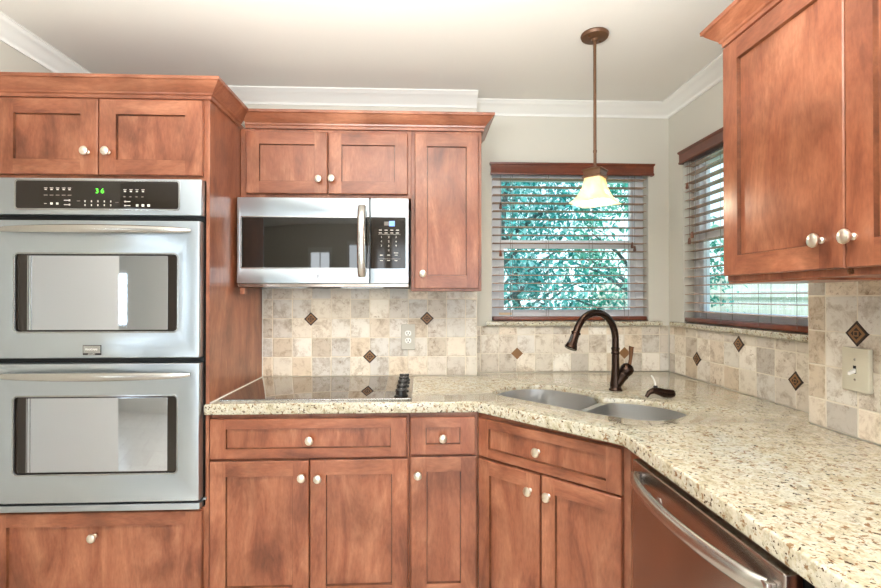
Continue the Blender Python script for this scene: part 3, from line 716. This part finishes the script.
m = MB(); m.tube(pts, .0156, 16); m.done('spout', BRONZE, fa, 60)
e1 = e0 + td * .006; M = Matrix.Translation(e1) @ Vector((0, 0, 1)).rotation_difference(td).to_matrix().to_4x4()
m = MB(); m.lathe([(.0156, -.006), (.021, -.003), (.021, .002), (.0180, .005), (.0175, .02), (.020, .045), (.026, .064), (.027, .072), (.024, .075), (0, .072)], 20, 0, M); sh = m.done('spray_head', BRONZE, fa, 40)
M2 = M @ Matrix.Translation((0, 0, 0)); bm_ = MB(); c = M @ Vector((0, 0, .028)); fwd = dv
bm_.lathe([(.009, -.02), (.009, .02), (0, .02)], 12, 0, Matrix.Translation(c + dv * .016) @ Vector((0, 0, 1)).rotation_difference(td).to_matrix().to_4x4(), 1, .8); bm_.done('spray_button', BLACK, sh, 40)
hd = Vector((.62, .05, .78)).normalized(); h0 = Vector((-.002, 0, .022)); Mh = Matrix.Translation(h0) @ Vector((0, 0, 1)).rotation_difference(hd).to_matrix().to_4x4()
m = MB(); m.lathe([(.024, 0), (.025, .052), (.0275, .057), (.0275, .063), (.0245, .066), (.028, .076), (.031, .090), (.028, .106), (.018, .117), (0, .120)], 22, 0, Mh); hv = m.done('valve_barrel', BRONZE, fa, 40)
b0 = h0 + hd * .110; m = MB()
m.tube([b0, b0 + Vector((.006, 0, .03)), b0 + Vector((.009, 0, .055)), b0 + Vector((.010, 0, .085)), b0 + Vector((.012, 0, .092))], [.0095, .0075, .009, .0105, .0125], 14)
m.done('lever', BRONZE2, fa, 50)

# soap pump head lying beside the faucet
sp = thing('soap_pump', 'dark bronze soap pump head lying on the granite right of the faucet', 'soap pump', (1.866, -.624, .914), .10)
m = MB(); m.tube([(-.062, 0, .008), (-.050, 0, .026), (-.030, 0, .034), (-.005, 0, .030), (.018, 0, .022), (.045, 0, .019), (.062, 0, .020)], [.007, .010, .013, .0165, .0185, .0185, .015], 14); m.done('spout', BRONZE, sp, 60)
m = MB(); m.lathe([(.018, .028), (.016, .036), (.009, .044), (.009, .052), (0, .055)], 16, 0, Matrix.Translation((-.012, .012, 0))); m.done('pump_stem', BLACK, sp, 40)
m = MB(); m.tube([(-.012, .012, .052), (-.014, .015, .07), (-.019, .018, .084), (-.026, .02, .094)], .0035, 8); o = m.done('dip_tube', PAPERW, sp, 60); o['label'] = 'white plastic tube'

# ------------------------------------------------------------------ pendant lamp
px, py = 1.590, -.625
pd = thing('pendant_lamp', 'bronze pendant lamp with amber glass shade hanging from the ceiling', 'lamp', (px, py, CZ))
m = MB(); m.lathe([(0, -.0005), (.056, -.0005), (.058, -.006), (.054, -.016), (.016, -.022), (.010, -.03), (0, -.03)], 28); m.done('canopy', PBRONZE, pd, 40)
for a in (.6, 3.7): MB().lathe([(.005, 0), (.005, -.004), (0, -.006)], 10, 0, Matrix.Translation((.036 * math.cos(a), .036 * math.sin(a), -.018))).done('canopy_screw', BRONZE2, pd)
m = MB(); m.tube([(0, 0, -.02), (0, 0, -.575)], .0066, 12); m.lathe([(.008, -.005), (.0085, 0), (.008, .005), (0, .005)], 12, 0, Matrix.Translation((0, 0, -.495))); m.done('rod', PBRONZE, pd, 40)
ROT = Matrix.Rotation(math.radians(47), 4, 'Z')
def sqring(h, z, r=.12):
    return [ROT @ Vector((a, b, z)) for a, b in rrect(-h, h, -h, h, h * r, 3)]
m = MB(); m.loft([sqring(h, z) for h, z in ((.012, -.560), (.018, -.568), (.040, -.572), (.043, -.576), (.038, -.582), (.036, -.598), (.042, -.604), (.042, -.608), (.02, -.608))], 0, True, True, True); m.done('shade_cap', PBRONZE, pd, 25)
prof = [(.034, -.606), (.036, -.622), (.040, -.642), (.047, -.664), (.058, -.686), (.071, -.703), (.084, -.714)]
def wav(h, z, k):
    ring = sqring(h, z, .10); 
    return ring
m = MB(); m.loft([sqring(h, z) for h, z in prof] + [sqring(h - .004, z + .001) for h, z in prof[::-1]]); m.done('glass_shade', SHADE, pd, 50)
m = MB(); m.lathe([(.013, -.606), (.014, -.635), (.020, -.650), (.027, -.668), (.027, -.680), (.019, -.695), (0, -.702)], 18); bo = m.done('bulb', BULB, pd, 60)
lp = light('pendant_bulb_light', 'POINT', (px, py, CZ - .722), (0, 0, 0), 2.5, (1, .88, .68), shadow_soft_size=.02)
lp2 = light('pendant_inner_light', 'POINT', (px + .033, py - .033, CZ - .675), (0, 0, 0), 0.35, (1, .92, .78), shadow_soft_size=.008)

# ------------------------------------------------------------------ outside
struct(MB().box(-30, 40, YR + .3, 60, -.45, -.35).done('ground', LAWN))
struct(MB().box(2.6, 40, -30, YR + .3, -.45, -.35).done('ground_side', LAWN))
def tree(label, x, y, h, rad, zc, n, seed, mat, leaf, squash=1.0):
    R = random.Random(seed); t = thing('garden_tree', label, 'tree', (x, y, -.36), 0, 'trees outside the back window')
    m = MB(); tips = []
    m.tube([(0, 0, 0), (R.uniform(-.1, .1), 0, h * .3), (R.uniform(-.2, .2), .05, h * .6), (R.uniform(-.2, .2), 0, h * .95)], [.09, .07, .05, .015], 8)
    for k in range(12):
        a = R.uniform(0, 2 * PI); z0 = h * R.uniform(.2, .65); l = rad * R.uniform(.6, 1)
        m.tube([(0, 0, z0), (math.cos(a) * l * .5, math.sin(a) * l * .5, z0 + l * .35), (math.cos(a) * l, math.sin(a) * l, z0 + l * .55)], [.035, .022, .008], 6)
    m.done('trunk', BARK, t, 60)
    b = bmesh.new()
    clumps = [(Vector((math.cos(q_ := R.uniform(0, 2 * PI)) * (r_ := rad * .82 * R.random() ** .5), math.sin(q_) * r_, zc + R.uniform(-1, 1) * h * .46 * squash))) for _ in range(60)]
    for _ in range(n):
        c = R.choice(clumps) + Vector([max(-.3, min(.3, R.gauss(0, .18))) for _k in range(3)])
        E = Euler((R.uniform(-1.2, 1.2), R.uniform(-1.2, 1.2), R.uniform(0, 6.28))).to_matrix(); l = leaf * R.uniform(.6, 1.3); wd = l * .42
        P = [c + E @ Vector(q) for q in ((-l, 0, 0), (-.2 * l, -wd, .12 * l), (.9 * l, 0, -.1 * l), (-.2 * l, wd, .12 * l))]
        v = [b.verts.new(q) for q in P]; b.faces.new((v[0], v[1], v[2])); b.faces.new((v[0], v[2], v[3]))
    me = bpy.data.meshes.new('foliage'); b.to_mesh(me); b.free(); link('foliage', me, mat, t)
tree('teal green leafy tree seen through the left half of the back window', 1.75, 3.0, 3.6, 1.05, 2.1, 5600, 11, LEAF, .052)
tree('bright green leafy tree seen through the right half of the back window', 3.95, 4.0, 3.9, 1.25, 2.2, 6000, 23, LEAF2, .052)
tree('tall teal tree standing behind the two nearer trees outside', 3.0, 7.6, 5.6, 2.3, 3.0, 7500, 31, LEAF, .075)
fe = thing('garden_fence', 'pale weathered board fence outside the right-hand window', 'fence', (6.0, 0, -.36))
m = MB(); yy = -3.0
while yy < 11:
    m.box(0, .02, yy, yy + .138, .05, 2.05 + rnd.uniform(-.01, .01)); yy += .145
m.done('boards', FENCE, fe)
m = MB()
for zz in (.4, 1.7): m.box(-.04, 0, -3, 11, zz, zz + .09)
m.done('rails', FENCE, fe)
